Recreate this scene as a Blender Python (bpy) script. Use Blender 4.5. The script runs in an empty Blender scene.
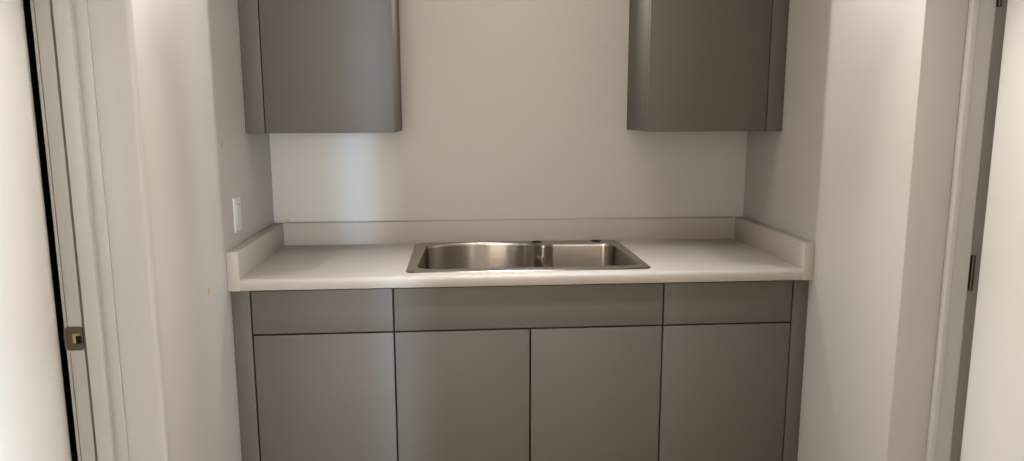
import bpy, bmesh, math
from mathutils import Vector, Matrix
S = bpy.context.scene
COL = S.collection

# ------------------------------------------------------------------ camera
CAM_Y, CAM_Z, YAW, PITCH, ROLL, F = -2.9662, 1.4421, 0.075, -0.161, -0.0021, 724.41
fwd = Vector((math.sin(YAW)*math.cos(PITCH), math.cos(YAW)*math.cos(PITCH), math.sin(PITCH)))
rgt = Vector((math.cos(YAW), -math.sin(YAW), 0)); upv = rgt.cross(fwd)
r2 = rgt*math.cos(ROLL) + upv*math.sin(ROLL); u2 = -rgt*math.sin(ROLL) + upv*math.cos(ROLL)
cd = bpy.data.cameras.new('camera'); cam = bpy.data.objects.new('camera', cd); COL.objects.link(cam)
m = Matrix.Identity(4)
for i in range(3):
    m[i][0], m[i][1], m[i][2] = r2[i], u2[i], -fwd[i]
m.translation = (0, CAM_Y, CAM_Z)
cam.matrix_world = m
cd.sensor_fit = 'HORIZONTAL'; cd.sensor_width = 36.0; cd.lens = 36.0*F/1024; cd.clip_start = 0.02
S.camera = cam

# ------------------------------------------------------------------ world, lights, exposure
S.view_settings.view_transform = 'Standard'; S.view_settings.look = 'None'
S.view_settings.gamma = 1.0; S.view_settings.use_curve_mapping = False
S.view_settings.exposure = 0.0
w = bpy.data.worlds.new('world'); S.world = w; w.use_nodes = True
w.node_tree.nodes['Background'].inputs[0].default_value = (0.94, 0.84, 0.72, 1)
w.node_tree.nodes['Background'].inputs[1].default_value = 7.9

def area(name, loc, target, sx, sy, power, color, shape='RECTANGLE', spread=180):
    l = bpy.data.lights.new(name, 'AREA'); l.shape = shape; l.size = sx; l.size_y = sy
    l.energy = power; l.color = color; l.spread = math.radians(spread)
    o = bpy.data.objects.new(name, l); COL.objects.link(o); o.location = loc
    o.rotation_euler = (Vector(target)-Vector(loc)).to_track_quat('-Z', 'Y').to_euler()
    return o
# small lamp on the back wall above the sink, between the wall cabinets (above the frame)
area('sink_wall_lamp', (0.235, -0.055, 2.15), (0.235, -1.05, 1.88), 0.045, 0.045, 19.0, (0.93, 0.88, 0.86), 'DISK', 150)
# soft fill light added to lift the shaded alcove:
# unseen area light under the alcove ceiling
area('alcove_fill', (0.24, -0.72, 2.43), (0.24, -0.72, 0), 0.5, 0.3, 3.6, (1.0, 0.87, 0.72), 'RECTANGLE', 150)
def spot(name, loc, target, power, color, angle, blend, radius):
    l = bpy.data.lights.new(name, 'SPOT'); l.energy = power; l.color = color
    l.spot_size = math.radians(angle); l.spot_blend = blend; l.shadow_soft_size = radius
    o = bpy.data.objects.new(name, l); COL.objects.link(o); o.location = loc
    o.rotation_euler = (Vector(target)-Vector(loc)).to_track_quat('-Z', 'Y').to_euler()
    return o
spot('door_fill_spot', (0.24, -1.32, 2.38), (-0.96, -1.70, 1.05), 42.0, (1.0, 0.92, 0.85), 56, 0.6, 0.04)  # spot added to brighten the left door, no known fixture
spot('door_fill_spot', (0.24, -1.145, 2.38), (1.43, -1.66, 1.05), 46.0, (1.0, 0.92, 0.85), 56, 0.6, 0.04)  # likewise added, brightens the right door
# daylight from a window far behind on the right
area('far_window', (2.15, -8.0, 1.25), (-0.4, 0, 1.15), 0.12, 1.5, 245.0, (0.25, 0.60, 1.0))
area('cool_fill', (2.55, -8.0, 1.25), (-0.6, 0, 1.15), 1.1, 1.5, 2000.0, (0.82, 0.94, 1.0))  # broad cool fill added to lift the left side
# fill light added over the floor, bounces up onto cabinets and low walls
area('floor_fill', (0.24, -1.10, 2.43), (0.24, -1.10, 0), 0.14, 0.14, 9.0, (0.86, 0.96, 1.0), 'DISK', 80)

# ------------------------------------------------------------------ helpers
def finish(o, mat, parent=None, smooth=True):
    if mat: o.data.materials.append(mat)
    if parent: o.parent = parent
    COL.objects.link(o)
    if smooth:
        for p in o.data.polygons: p.use_smooth = True
        try: o.data.set_sharp_from_angle(angle=math.radians(40))
        except Exception: pass
    return o
def obj(name, bm, mat, parent=None, smooth=True):
    bmesh.ops.recalc_face_normals(bm, faces=bm.faces[:])
    me = bpy.data.meshes.new(name); bm.to_mesh(me); bm.free()
    o = bpy.data.objects.new(name, me)
    if parent:                       # world-space verts -> local to the parent empty
        me.transform(Matrix.Translation(-world_loc(parent)))
    return finish(o, mat, parent, smooth)
def world_loc(o):
    v = Vector((0, 0, 0))
    while o: v += o.location; o = o.parent
    return v
def add_box(bm, x0, x1, y0, y1, z0, z1, bev=0.0, seg=2):
    t = bmesh.new()
    bmesh.ops.create_cube(t, size=1)
    for v in t.verts:
        v.co = Vector(((x0+x1)/2+v.co.x*(x1-x0), (y0+y1)/2+v.co.y*(y1-y0), (z0+z1)/2+v.co.z*(z1-z0)))
    if bev: bmesh.ops.bevel(t, geom=t.edges[:], offset=bev, segments=seg, affect='EDGES', profile=0.5)
    me = bpy.data.meshes.new('tmp'); t.to_mesh(me); t.free(); bm.from_mesh(me); bpy.data.meshes.remove(me)
    return bm
def box(x0, x1, y0, y1, z0, z1, bev=0.0, seg=2):
    return add_box(bmesh.new(), x0, x1, y0, y1, z0, z1, bev, seg)
def add_cyl(bm, c, r, h, axis='Z', n=24, bev=0.0):
    t = bmesh.new(); bmesh.ops.create_cone(t, cap_ends=True, segments=n, radius1=r, radius2=r, depth=h)
    if bev:
        bmesh.ops.bevel(t, geom=[e for e in t.edges if len(e.link_faces) == 2 and any(len(f.verts) > 4 for f in e.link_faces)], offset=bev, segments=2, affect='EDGES')
    R = Matrix.Identity(3)
    if axis == 'Y': R = Matrix.Rotation(math.pi/2, 3, 'X')
    if axis == 'X': R = Matrix.Rotation(math.pi/2, 3, 'Y')
    for v in t.verts: v.co = R @ v.co + Vector(c)
    me = bpy.data.meshes.new('tmp'); t.to_mesh(me); t.free(); bm.from_mesh(me); bpy.data.meshes.remove(me)
    return bm
def add_prism(bm, pts, axis, a0, a1):
    """extrude a 2-D outline along an axis: X -> pts are (y,z); Z -> pts are (x,y)"""
    def P(p, a): return (a, p[0], p[1]) if axis == 'X' else ((p[0], a, p[1]) if axis == 'Y' else (p[0], p[1], a))
    A = [bm.verts.new(P(p, a0)) for p in pts]; B = [bm.verts.new(P(p, a1)) for p in pts]
    n = len(pts)
    for i in range(n): bm.faces.new((A[i], A[(i+1) % n], B[(i+1) % n], B[i]))
    bm.faces.new(A[::-1]); bm.faces.new(B)
    return bm
def fillet(poly, seg=8):
    """poly: list of (x,y,r) -> rounded outline"""
    out = []; n = len(poly)
    for i in range(n):
        x, y, r = poly[i]; p = Vector((x, y))
        if r <= 0: out.append(p); continue
        a = Vector(poly[i-1][:2])-p; b = Vector(poly[(i+1) % n][:2])-p
        la, lb = a.length, b.length; a.normalize(); b.normalize()
        ang = a.angle(b); t = min(r/math.tan(ang/2), la*0.48, lb*0.48); rr = t*math.tan(ang/2)
        c = p + (a+b).normalized()*(rr/math.sin(ang/2))
        s = p+a*t-c; e = p+b*t-c
        a0 = math.atan2(s.y, s.x); da = math.atan2(e.y, e.x)-a0
        while da > math.pi: da -= 2*math.pi
        while da < -math.pi: da += 2*math.pi
        for k in range(seg+1):
            q = a0+da*k/seg; out.append(c+Vector((math.cos(q), math.sin(q)))*rr)
    return out
def thing(name, label, cat, loc, group=None):
    o = bpy.data.objects.new(name, None); o.empty_display_size = 0.1; COL.objects.link(o); o.location = loc
    o['label'] = label; o['category'] = cat
    if group: o['group'] = group
    return o
def struct(name, bm, mat, parent=None, smooth=True):
    o = obj(name, bm, mat, parent, smooth)
    if not parent: o['kind'] = 'structure'
    return o

# ------------------------------------------------------------------ materials
def mat(name, color, rough=0.5, metal=0.0, spec=0.5, noise=0.0, nscale=8.0, bump=0.0, bscale=300.0, stains=(), stretch=(1, 1, 1), aniso=0.0):
    M = bpy.data.materials.new(name); M.use_nodes = True
    N, L = M.node_tree.nodes, M.node_tree.links
    b = N['Principled BSDF']; b.inputs['Roughness'].default_value = rough; b.inputs['Metallic'].default_value = metal
    b.inputs['Specular IOR Level'].default_value = spec
    tc = N.new('ShaderNodeTexCoord'); mp = N.new('ShaderNodeMapping'); mp.inputs['Scale'].default_value = stretch
    geo = N.new('ShaderNodeNewGeometry')
    L.new(tc.outputs['Object'], mp.inputs['Vector'])
    n1 = N.new('ShaderNodeTexNoise'); n1.inputs['Scale'].default_value = nscale; n1.inputs['Detail'].default_value = 4
    L.new(mp.outputs[0], n1.inputs['Vector'])
    mx = N.new('ShaderNodeMix'); mx.data_type = 'RGBA'
    L.new(n1.outputs['Fac'], mx.inputs['Factor'])
    mx.inputs['A'].default_value = tuple(c*(1-noise) for c in color)+(1,)
    mx.inputs['B'].default_value = tuple(min(1, c*(1+noise)) for c in color)+(1,)
    out = mx.outputs['Result']
    for (pt, rad, sc, strength) in stains:
        d = N.new('ShaderNodeVectorMath'); d.operation = 'SUBTRACT'; L.new(geo.outputs['Position'], d.inputs[0]); d.inputs[1].default_value = pt
        s = N.new('ShaderNodeVectorMath'); s.operation = 'DIVIDE'; L.new(d.outputs[0], s.inputs[0]); s.inputs[1].default_value = rad
        ln = N.new('ShaderNodeVectorMath'); ln.operation = 'LENGTH'; L.new(s.outputs[0], ln.inputs[0])
        ns = N.new('ShaderNodeTexNoise'); ns.inputs['Scale'].default_value = 60; L.new(geo.outputs['Position'], ns.inputs['Vector'])
        ad = N.new('ShaderNodeMath'); ad.operation = 'MULTIPLY_ADD'; L.new(ns.outputs['Fac'], ad.inputs[0]); ad.inputs[1].default_value = 1.6; L.new(ln.outputs['Value'], ad.inputs[2])
        mr = N.new('ShaderNodeMapRange'); L.new(ad.outputs[0], mr.inputs['Value'])
        mr.inputs['From Min'].default_value = 1.25; mr.inputs['From Max'].default_value = 1.75
        mr.inputs['To Min'].default_value = strength; mr.inputs['To Max'].default_value = 0
        m2 = N.new('ShaderNodeMix'); m2.data_type = 'RGBA'; L.new(mr.outputs[0], m2.inputs['Factor']); L.new(out, m2.inputs['A']); m2.inputs['B'].default_value = sc+(1,)
        out = m2.outputs['Result']
    L.new(out, b.inputs['Base Color'])
    if bump:
        n2 = N.new('ShaderNodeTexNoise'); n2.inputs['Scale'].default_value = bscale; n2.inputs['Detail'].default_value = 3
        L.new(mp.outputs[0], n2.inputs['Vector'])
        bp = N.new('ShaderNodeBump'); bp.inputs['Strength'].default_value = bump; bp.inputs['Distance'].default_value = 0.001
        L.new(n2.outputs['Fac'], bp.inputs['Height']); L.new(bp.outputs[0], b.inputs['Normal'])
    if aniso:
        b.inputs['Anisotropic'].default_value = aniso
        tg = N.new('ShaderNodeTangent'); tg.direction_type = 'RADIAL'; tg.axis = 'Z'; b.inputs['Anisotropic Rotation'].default_value = 0.25; L.new(tg.outputs[0], b.inputs['Tangent'])
    return M

OCH = (0.45, 0.27, 0.06)
WALLC = (0.445, 0.416, 0.388)
M_wall_back = mat('wall_paint_back', WALLC, 0.42, spec=0.35, noise=0.015, nscale=3, bump=0.12, bscale=160,
    stains=[((0.175, 0, 1.394), (0.05, 0.05, 0.035), (0.45, 0.40, 0.34), 0.16), ((0.600, 0, 1.711), (0.028, 0.05, 0.022), (0.42, 0.38, 0.33), 0.25),
            ((0.454, 0, 1.319), (0.022, 0.05, 0.016), (0.42, 0.38, 0.33), 0.22), ((-0.691, 0, 1.013), (0.010, 0.05, 0.010), OCH, 0.7)])
M_wall_left = mat('wall_paint_left', WALLC, 0.45, spec=0.3, noise=0.015, nscale=3, bump=0.12, bscale=160,
    stains=[((-0.742, -0.597, 1.344), (0.05, 0.015, 0.012), OCH, 0.8), ((-0.742, -0.806, 0.921), (0.05, 0.014, 0.016), OCH, 0.85),
            ((-0.742, -0.78, 0.95), (0.05, 0.03, 0.006), (0.5, 0.42, 0.33), 0.4), ((-0.742, -0.86, 0.905), (0.05, 0.018, 0.006), (0.55, 0.42, 0.25), 0.4)])
M_wall = mat('wall_paint', WALLC, 0.45, spec=0.3, noise=0.015, nscale=3, bump=0.12, bscale=160)
M_ceil = mat('ceiling_paint', (0.50, 0.48, 0.46), 0.8, noise=0.02, bump=0.3, bscale=120)
M_floor = mat('vinyl_plank_floor', (0.45, 0.37, 0.29), 0.45, noise=0.25, nscale=4, stretch=(6, 0.6, 1))
M_trim = mat('trim_gloss_paint', (0.435, 0.42, 0.395), 0.25, noise=0.01, bump=0.05, bscale=60)
M_door = mat('door_white_paint', (0.90, 0.88, 0.85), 0.40, noise=0.01, bump=0.05, bscale=60)
M_gray = mat('gray_laminate', (0.098, 0.085, 0.072), 0.55, spec=0.35, noise=0.03, nscale=5)
M_carc = mat('cabinet_carcass_dark', (0.012, 0.012, 0.011), 0.6, noise=0.04)  # near black, so the shade in the front gaps is in the colour
M_count = mat('white_laminate_counter', (0.395, 0.350, 0.312), 0.45, spec=0.25, noise=0.012, nscale=40, bump=0.05, bscale=500)
M_steel = mat('brushed_stainless_steel', (0.42, 0.38, 0.34), 0.22, metal=1.0, noise=0.05, nscale=20, stretch=(1, 60, 60))
M_bowl = mat('drawn_stainless_steel', (0.42, 0.37, 0.325), 0.24, metal=1.0, noise=0.05, nscale=20, stretch=(1, 1, 60), aniso=1.0)
M_bronze = mat('aged_bronze_metal', (0.125, 0.095, 0.075), 0.38, metal=0.9, noise=0.25, nscale=60)
M_brass = mat('worn_brass', (0.34, 0.22, 0.11), 0.35, metal=1.0, noise=0.2, nscale=80)
M_black = mat('matte_black', (0.004, 0.004, 0.004), 0.8, spec=0.2, noise=0.05)
M_plast = mat('white_switch_plastic', (0.52, 0.52, 0.51), 0.35, noise=0.01)

# ------------------------------------------------------------------ measures
XL, XR = -0.742, 1.207
CZ = 0.914; CB = 0.876; CY = -0.635
HT = 2.44

# ------------------------------------------------------------------ setting
struct('floor', box(-3.2, 3.6, -6.0, 0.12, -0.06, 0.0), M_floor)
struct('ceiling', box(-3.2, 3.6, -6.0, 0.12, HT, HT+0.06), M_ceil)
struct('wall_back', box(-1.7, 2.1, 0.0, 0.12, 0, HT), M_wall_back)
# left wing of the alcove; its end stands beside the left door frame
struct('wall_left', box(-0.86, XL, -1.188, 0.0, 0, HT, 0.003), M_wall_left)
# right wing: ends in a sharp drywall corner, the return faces the hall
b = box(XR, 1.324, -1.12, 0.0, 0, HT, 0.004)
add_box(b, 1.324, 1.60, -1.095, 0.0, 0, HT)
struct('wall_right', b, M_wall)
# left hall side: dark room behind the door, closed all round
b = box(-1.70, -1.60, -3.43, 0.0, 0, HT); add_box(b, -1.60, -0.962, -2.55, -2.45, 0, HT)
add_box(b, -1.06, -0.962, -2.15, -1.99, 0, HT); add_box(b, -1.60, -0.70, -2.45, -2.15, 0, HT)  # wide jut added to block hall light from the door frame
add_box(b, -1.06, -0.86, -1.99, -1.188, 2.06, HT); add_box(b, -0.95, -0.86, -1.188, -1.10, 2.06, HT)
struct('wall_hall_left', b, M_wall)
# right hall side
b = box(1.4205, 1.60, -2.15, -1.93, 0, HT); add_box(b, 1.60, 1.70, -2.55, 0.0, 0, HT); add_box(b, 0.73, 1.60, -2.55, -2.15, 0, HT); add_box(b, 1.4205, 1.60, -1.93, -1.095, 2.06, HT)  # jut into the hall added to keep light off the wall return
struct('wall_hall_right', b, M_wall)
# unseen piers added to cut the cool light to a stripe and block ambient
b = box(0.757, 2.2, -3.55, -3.43, 0, HT); add_box(b, -3.2, -0.80, -3.55, -3.43, 0, HT); add_box(b, 0.05, 0.645, -3.55, -3.43, 0, HT)
struct('light_blocker_rear', b, M_wall)

# left door frame: casing board, stepped jamb with its stop (all facing the hall)
def round_front(x0, x1, yf, yb, rl, rr, seg=6):
    """outline in plan: front at yf (towards camera), rounded front corners"""
    return fillet([(x0, yb, 0), (x0, yf, rl), (x1, yf, rr), (x1, yb, 0)], seg)
tr = struct('trim_1', add_prism(bmesh.new(), round_front(-0.8275, -0.738, -1.2035, -1.186, 0.001, 0.008), 'Z', 0, 2.12), M_trim)
jb = add_prism(bmesh.new(), round_front(-0.858, -0.8275, -1.2070, -1.10, 0.001, 0.0025), 'Z', 0, 2.06)
add_prism(jb, round_front(-0.8935, -0.857, -1.224, -1.10, 0.002, 0.006), 'Z', 0, 2.06)
add_prism(jb, round_front(-0.9415, -0.9085, -1.2045, -1.10, 0.001, 0.001), 'Z', 0, 2.06)
add_prism(jb, round_front(-0.950, -0.943, -1.205, -1.10, 0.001, 0.0015), 'Z', 0, 2.06)
add_box(jb, -0.950, -0.828, -1.165, -1.10, 0, 2.06)
j1 = struct('trim_2', jb, M_trim)
# strike plate let into the jamb, with its curved lip and latch hole
pl = bmesh.new()
out = fillet([(-0.946, 0.8765, .005), (-0.908, 0.8765, .006), (-0.908, 0.9355, .006), (-0.946, 0.9355, .005)], 5)
add_prism(pl, out, 'Y', -1.2075, -1.203)
add_prism(pl, [(-0.946, -1.203), (-0.946, -1.2075), (-0.950, -1.2085), (-0.954, -1.206), (-0.9565, -1.200), (-0.9545, -1.200), (-0.952, -1.204), (-0.949, -1.2055)], 'Z', 0.880, 0.932)
sp = obj('strike_plate', pl, M_bronze, j1); sp['label'] = 'dark bronze strike plate'
obj('latch_hole', box(-0.9235, -0.911, -1.2082, -1.2070, 0.8935, 0.9125, 0.0004), M_black, sp)
obj('latch_tongue', add_prism(bmesh.new(), [(-0.9300, -1.2072), (-0.9300, -1.2100), (-0.9265, -1.2105), (-0.921, -1.2090), (-0.914, -1.2085), (-0.914, -1.2072)], 'Z', 0.9135, 0.9185), M_brass, sp)
obj('latch_lip', add_prism(bmesh.new(), [(-0.9300, -1.2072), (-0.9300, -1.2105), (-0.9265, -1.2105), (-0.9240, -1.2085), (-0.9270, -1.2072)], 'Z', 0.8960, 0.9135), M_brass, sp)
scw = bmesh.new(); add_cyl(scw, (-0.925, -1.208, 0.9305), 0.003, 0.0015, 'Y', 16, 0.0004); obj('screw', scw, M_bronze, sp)
scw = bmesh.new(); add_cyl(scw, (-0.925, -1.208, 0.8815), 0.003, 0.0015, 'Y', 16, 0.0004); obj('screw', scw, M_bronze, sp)

# left door leaf, nearly shut
def flat_leaf(xa, xb, y0, y1, z0, z1, lines):
    return box(xa, xb, y0, y1, z0, z1, 0.003)
d1 = struct('door_1', flat_leaf(-0.998, -0.9625, -1.985, -1.2075, 0.01, 2.05, ()), M_door)
# right door frame and leaf
fr = add_prism(bmesh.new(), round_front(1.324, 1.346, -1.131, -1.09, 0.009, 0.004), 'Z', 0, 2.12)
add_prism(fr, round_front(1.3465, 1.4030, -1.114, -1.09, 0.001, 0.002), 'Z', 0, 2.06)
add_box(fr, 1.39, 1.470, -1.092, -1.08, 0, 2.06)
j2 = struct('trim_3', fr, M_trim)
obj('gap_shade_strip', box(1.4180, 1.4225, -1.0945, -1.0915, 0, 2.06, 0.0008), M_black, j2)  # black strip painted in for the shadow line of the door gap
d2 = struct('door_2', flat_leaf(1.4200, 1.4555, -1.920, -1.1285, 0.01, 2.05, ()), M_door)
for z in (0.953, 1.716, 0.19):
    h = bmesh.new(); add_box(h, 1.4035, 1.430, -1.0965, -1.0915, z, z+0.094, 0.001)
    hg = obj('hinge', h, M_bronze, d2); hg['label'] = 'dark bronze hinge'
    k = bmesh.new()
    for i in range(5): add_cyl(k, (1.4190, -1.1030, z+0.0094+i*0.0188), 0.0055, 0.0180, 'Z', 20, 0.0008)
    add_cyl(k, (1.4190, -1.1030, z+0.047), 0.0045, 0.094, 'Z', 16)
    add_cyl(k, (1.4190, -1.1030, z+0.0955), 0.0062, 0.003, 'Z', 16, 0.001); add_cyl(k, (1.4190, -1.1030, z-0.0015), 0.0062, 0.003, 'Z', 16, 0.001)
    obj('hinge_barrel', k, M_bronze, hg)

# ------------------------------------------------------------------ base cabinets
FY0, FY1 = -0.610, -0.591      # front panels
G = 0.0029                     # half of the gap between fronts
def front(name, x0, x1, z0, z1, parent, yf=FY0, yb=FY1):
    return obj(name, box(x0, x1, yf, yb, z0, z1, 0.0012), M_gray, parent)
def carcass(x0, x1, parent, z0=0.10, zt=CB-0.002, depth=-0.59, open_top=True):
    t = 0.016; bm = bmesh.new()
    add_box(bm, x0, x0+t, depth, -0.004, z0, zt); add_box(bm, x1-t, x1, depth, -0.004, z0, zt)
    add_box(bm, x0+t, x1-t, depth, -0.004, z0, z0+t); add_box(bm, x0+t, x1-t, -0.012, -0.004, z0+t, zt)
    add_box(bm, x0+t, x1-t, depth, depth+0.018, 0.70, 0.74)      # rail behind the row gap
    add_box(bm, x0+t, x1-t, depth, depth+0.018, 0.835, zt)       # top rail
    obj('body', bm, M_carc, parent)
    obj('toe_kick', box(x0, x1, -0.53, -0.512, 0.0, 0.10), M_carc, parent)
g1, g2, gc, g3, g4 = -0.6801, -0.2183, 0.2386, 0.6954, 1.1502
ZR, ZT, ZB = 0.7209, 0.8690, 0.108
GB = 'base cabinets under the white countertop'
cl = thing('base_cabinet', 'grey base cabinet left of the sink, drawer above one door, against the left wall', 'cabinet', (g1, -0.6, 0), GB)
carcass(g1+0.001, g2-0.0005, cl)
front('drawer', g1+G, g2-G, ZR+G, ZT, cl); front('door', g1+G, g2-G, ZB, ZR-G, cl)
fl = obj('filler_panel', box(XL+0.001, g1-G, -0.608, -0.589, 0.10, 0.8735, 0.001), M_gray, cl)
s = bmesh.new(); add_cyl(s, (-0.719, -0.6082, 0.791), 0.003, 0.0015, 'Y', 14, 0.0004); obj('screw_cap', s, M_gray, fl)
cm = thing('base_cabinet', 'wide grey sink base cabinet with long false front above two doors', 'cabinet', (gc, -0.6, 0), GB)
carcass(g2+0.0005, g3-0.0005, cm)
front('false_front', g2+G, g3-G, ZR+G, ZT, cm)
front('door', g2+G, gc-G, ZB, ZR-G, cm); front('door', gc+G, g3-G, ZB, ZR-G, cm)
cr = thing('base_cabinet', 'grey base cabinet right of the sink, drawer above one door, against the right wall', 'cabinet', (g3, -0.6, 0), GB)
carcass(g3+0.0005, g4-0.001, cr)
front('drawer', g3+G, g4-G, ZR+G, ZT, cr); front('door', g3+G, g4-G, ZB, ZR-G, cr)
fr_ = obj('filler_panel', box(g4+G, XR-0.001, -0.608, -0.589, 0.10, 0.8735, 0.001), M_gray, cr)
s = bmesh.new(); add_cyl(s, (1.170, -0.6082, 0.747), 0.003, 0.0015, 'Y', 14, 0.0004); obj('screw_cap', s, M_gray, fr_)

# ------------------------------------------------------------------ wall cabinets
UZ, UT = 1.3724, 2.134
GU = 'wall cabinets above the countertop'
def upper(label, xa, xb, filler, side):
    t = thing('wall_cabinet', label, 'cabinet', ((xa+xb)/2, -0.16, UZ), GU)
    bm = bmesh.new(); add_box(bm, xa, xb, -0.3105, -0.001, UZ+0.001, UT, 0.001); obj('body', bm, M_gray, t)
    obj('door', box(xa+0.001, xb-0.001, -0.332, -0.313, UZ, UT-0.002, 0.0014), M_gray, t)
    obj('filler_panel', box(filler[0], filler[1], -0.331, -0.312, UZ, UT-0.002, 0.001), M_gray, t)
    return t
upper('grey wall cabinet hanging left of the sink, against the left wall', -0.6726, -0.2186, (XL+0.001, -0.6755), 1)
upper('grey wall cabinet hanging right of the sink, against the right wall', 0.696, 1.1426, (1.1456, XR-0.001), -1)

# ------------------------------------------------------------------ countertop
IX0, IX1 = XL+0.038, XR-0.038
ct = thing('countertop', 'white laminate countertop with raised back and side splashes over the grey base cabinets', 'countertop', (gc, -0.3, CB))
slab = bmesh.new()
prof = [(-0.545, CB), (-0.545, CZ)] + [(-0.622+0.013*math.cos(a)*1.0-0.0, CZ-0.013+0.013*math.sin(a)) for a in [math.pi/2+math.pi/2*i/8 for i in range(9)]] + \
       [(-0.633+0.0, CB+0.004), (-0.629, CB)]
add_prism(slab, prof, 'X', IX0, IX1)
add_box(slab, IX0, -0.155, -0.545, -0.020, CB, CZ); add_box(slab, 0.652, IX1, -0.545, -0.020, CB, CZ)
add_box(slab, -0.155, 0.652, -0.0245, -0.020, CB, CZ)
obj('worktop', slab, M_count, ct)
obj('backsplash', box(IX0, IX1, -0.020, -0.0005, CB, 1.005, 0.0025), M_count, ct)
def side(x0, x1):
    bm = bmesh.new(); add_box(bm, x0, x1, CY, -0.0005, CB, 1.005, 0.0022); return bm
obj('side_splash', side(XL+0.0005, IX0), M_count, ct)
obj('side_splash', side(IX1, XR-0.0005), M_count, ct)
obj('caulk_line', box(IX0, IX1, -0.0035, -0.0004, 1.004, 1.008, 0.0008), M_count, ct)

# ------------------------------------------------------------------ sink
sk = thing('kitchen_sink', 'stainless steel double bowl drop-in sink set into the white countertop', 'sink', (0.241, -0.29, CZ))
DZ = CZ+0.0040
def ccw(o):
    a = sum(o[i-1].x*o[i].y-o[i].x*o[i-1].y for i in range(len(o)))
    return o if a > 0 else o[::-1]
def offset(o, d):
    """move a CCW outline inwards by d along vertex normals"""
    n = len(o); res = []
    for i in range(n):
        a = (o[i]-o[i-1]); b = (o[(i+1) % n]-o[i])
        if a.length < 1e-7: a = b
        if b.length < 1e-7: b = a
        t = (a.normalized()+b.normalized())
        t = t.normalized() if t.length > 1e-6 else a.normalized()
        res.append(o[i]+Vector((-t.y, t.x))*d)
    return res
outer = ccw(fillet([(-0.179, -0.588, .035), (0.662, -0.588, .035), (0.660, -0.0215, .035), (-0.176, -0.0215, .035)], 8))
arc = [(0.300-0.410*k/40, -0.044-0.0425*(abs(0.300-0.410*k/40-0.105)/0.205)**2.2, 0) for k in range(2, 40)]
opening = ccw(fillet([
    (-0.145, -0.537, .055), (0.641, -0.535, .06),
    (0.622, -0.108, .050), (0.376, -0.102, .025), (0.339, -0.131, .016), (0.306, -0.094, .014)] + arc + [(-0.128, -0.105, .03)], 7))
def dedupe(o):
    r = []
    for p in o:
        if not r or (p-r[-1]).length > 1e-5: r.append(p)
    if (r[0]-r[-1]).length < 1e-5: r.pop()
    return r
outer, opening = dedupe(outer), dedupe(opening)
bm = bmesh.new()
def ring(o, z): return [bm.verts.new((p.x, p.y, z)) for p in o]
def bridge(A, B):
    n = len(A)
    for i in range(n): bm.faces.new((A[i], A[(i+1) % n], B[(i+1) % n], B[i]))
rings = [ring(offset(outer, d), z) for d, z in ((0, CZ-0.0002), (0.0005, CZ+0.0020), (0.0025, CZ+0.0036), (0.0065, CZ+0.0046), (0.012, CZ+0.0044), (0.016, DZ))]
for a, b_ in zip(rings, rings[1:]): bridge(a, b_)
deck_out = rings[-1]
brings = [ring(offset(opening, d), z) for d, z in ((-0.004, DZ), (-0.002, DZ-0.0003), (-0.0005, DZ-0.0014), (0.0005, DZ-0.004), (0.0012, DZ-0.010))]
for a, b_ in zip(brings, brings[1:]): bridge(a, b_)
holes = []
for cx, cy in ((0.322, -0.0475), (0.568, -0.0475)):
    c = [Vector((cx+0.0200*math.cos(2*math.pi*i/24), cy+0.0215*math.sin(2*math.pi*i/24))) for i in range(24)]
    h0 = ring(c, DZ); h1 = ring(c, DZ-0.0012)
    bridge(h0, h1); holes.append(h0)
for cx, cy in ((0.322, -0.0475), (0.568, -0.0475)):
    hb = bmesh.new(); add_cyl(hb, (cx, cy, DZ-0.0005), 0.0199, 0.004, 'Z', 24, 0.0006)  # plain black disc set into each faucet hole
    for v in hb.verts: v.co.y = cy+(v.co.y-cy)*1.07
    o_ = obj('hole_disc', hb, M_black, sk); o_['label'] = 'black disc in faucet hole'
edges = []
for loop in [deck_out, brings[0]]+holes:
    for i in range(len(loop)):
        e = bm.edges.get((loop[i], loop[(i+1) % len(loop)])); edges.append(e)
bmesh.ops.triangle_fill(bm, edges=edges, use_beauty=True, use_dissolve=False)
cut = []
for f in bm.faces:
    c = f.calc_center_median()
    for cx, cy in ((0.322, -0.0475), (0.568, -0.0475)):
        if abs(f.normal.z) > 0.9 and all(abs((v.co.x-cx)**2/0.0200**2+(v.co.y-cy)**2/0.0215**2-1) < 0.05 for v in f.verts): cut.append(f)
bmesh.ops.delete(bm, geom=cut, context='FACES_ONLY')
obj('rim', bm, M_steel, sk)
# bowls: one drawn shell, pinched at the divider
bm = bmesh.new()
prof = [(0.0012, DZ-0.010), (0.0030, DZ-0.05), (0.0050, DZ-0.10), (0.0070, DZ-0.150), (0.0095, DZ-0.168), (0.0150, DZ-0.180), (0.0230, DZ-0.186)]
rs = [ring(offset(opening, d), z) for d, z in prof]
for a, b_ in zip(rs, rs[1:]): bridge(a, b_)
last = rs[-1]
bmesh.ops.triangle_fill(bm, edges=[bm.edges.get((last[i], last[(i+1) % len(last)])) for i in range(len(last))], use_beauty=True)
obj('bowl', bm, M_bowl, sk)
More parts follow.
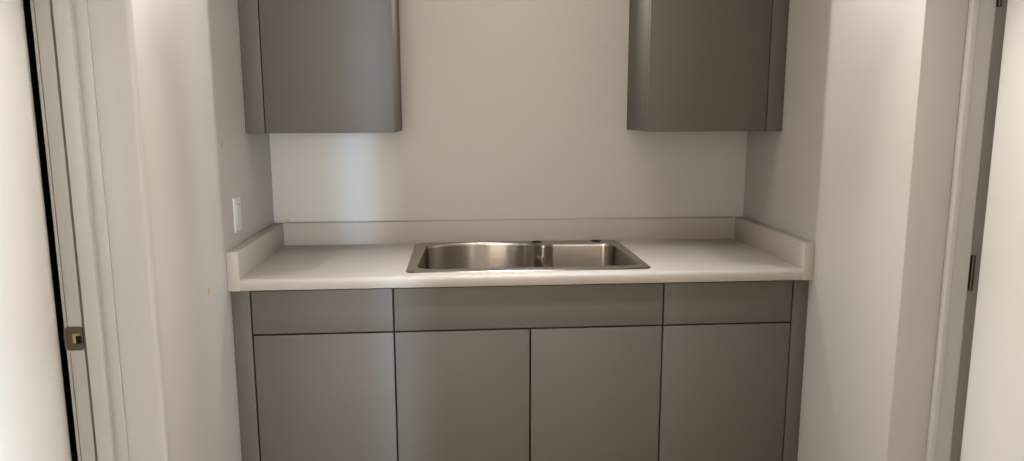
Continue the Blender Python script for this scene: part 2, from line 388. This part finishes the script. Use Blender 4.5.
# low divider between the bowls
bm = bmesh.new()
pa, pb = Vector((0.3270, -0.122)), Vector((0.3400, -0.534))
dirv = (pb-pa).normalized(); nrm = Vector((-dirv.y, dirv.x))
NS = 28; secs = []
for i in range(NS+1):
    u = i/NS; c = pa.lerp(pb, u)
    e = max(0.0, 1-min(u, 1-u)/0.11); e = e*e
    top = DZ-0.054+0.010*e*e; hw = 0.0090+0.006*e*e; base = DZ-0.184
    sec = []
    half = [(0.034, base), (0.024, base+0.010), (0.018, base+0.03), (hw+0.004, top-0.03), (hw+0.001, top-0.008), (hw-0.0015, top-0.0015), (hw*0.6, top)]
    for o_, z in half: sec.append((c+nrm*o_, z))
    for o_, z in half[::-1]: sec.append((c-nrm*o_, z))
    secs.append([bm.verts.new((p.x, p.y, z)) for p, z in sec])
for a, b_ in zip(secs, secs[1:]):
    for k in range(len(a)-1): bm.faces.new((a[k], a[k+1], b_[k+1], b_[k]))
bm.faces.new(secs[0]); bm.faces.new(secs[-1][::-1])
obj('bowl_divider', bm, M_steel, sk)
# drains
for cx, cy in ((0.075, -0.29), (0.485, -0.30)):
    bm = bmesh.new(); zf = DZ-0.186
    rr = [(0.055, zf+0.0008), (0.054, zf+0.003), (0.045, zf+0.0015), (0.040, zf-0.01), (0.012, zf-0.012), (0.010, zf-0.004)]
    R_ = [[bm.verts.new((cx+r*math.cos(2*math.pi*i/32), cy+r*math.sin(2*math.pi*i/32), z)) for i in range(32)] for r, z in rr]
    for a, b_ in zip(R_, R_[1:]): bridge(a, b_)
    bm.faces.new(R_[-1]); obj('drain', bm, M_steel, sk)

# ------------------------------------------------------------------ light switch on the left wall
sw = thing('light_switch', 'white rocker light switch on the left wall above the side splash', 'switch', (XL, -0.4925, 1.1075))
bm = box(XL-0.0002, XL+0.0060, -0.5285, -0.4565, 1.050, 1.165, 0.0022, 3); obj('wall_plate', bm, M_plast, sw)
bm = bmesh.new()
add_prism(bm, [(XL+0.004, 1.0735), (XL+0.0064, 1.0735), (XL+0.0066, 1.105), (XL+0.0105, 1.1415), (XL+0.004, 1.1415)], 'Y', -0.5095, -0.4755)
obj('rocker', bm, M_plast, sw)
obj('rocker_frame', add_box(add_box(box(XL+0.005, XL+0.0075, -0.5125, -0.5100, 1.072, 1.143, 0.0004), XL+0.005, XL+0.0075, -0.4750, -0.4725, 1.072, 1.143, 0.0004), XL+0.005, XL+0.0075, -0.5125, -0.4725, 1.143, 1.1455, 0.0004), M_plast, sw)
for z in (1.058, 1.157):
    bm = bmesh.new(); add_cyl(bm, (XL+0.0062, -0.4925, z), 0.003, 0.001, 'X', 14, 0.0003); obj('screw', bm, M_plast, sw)
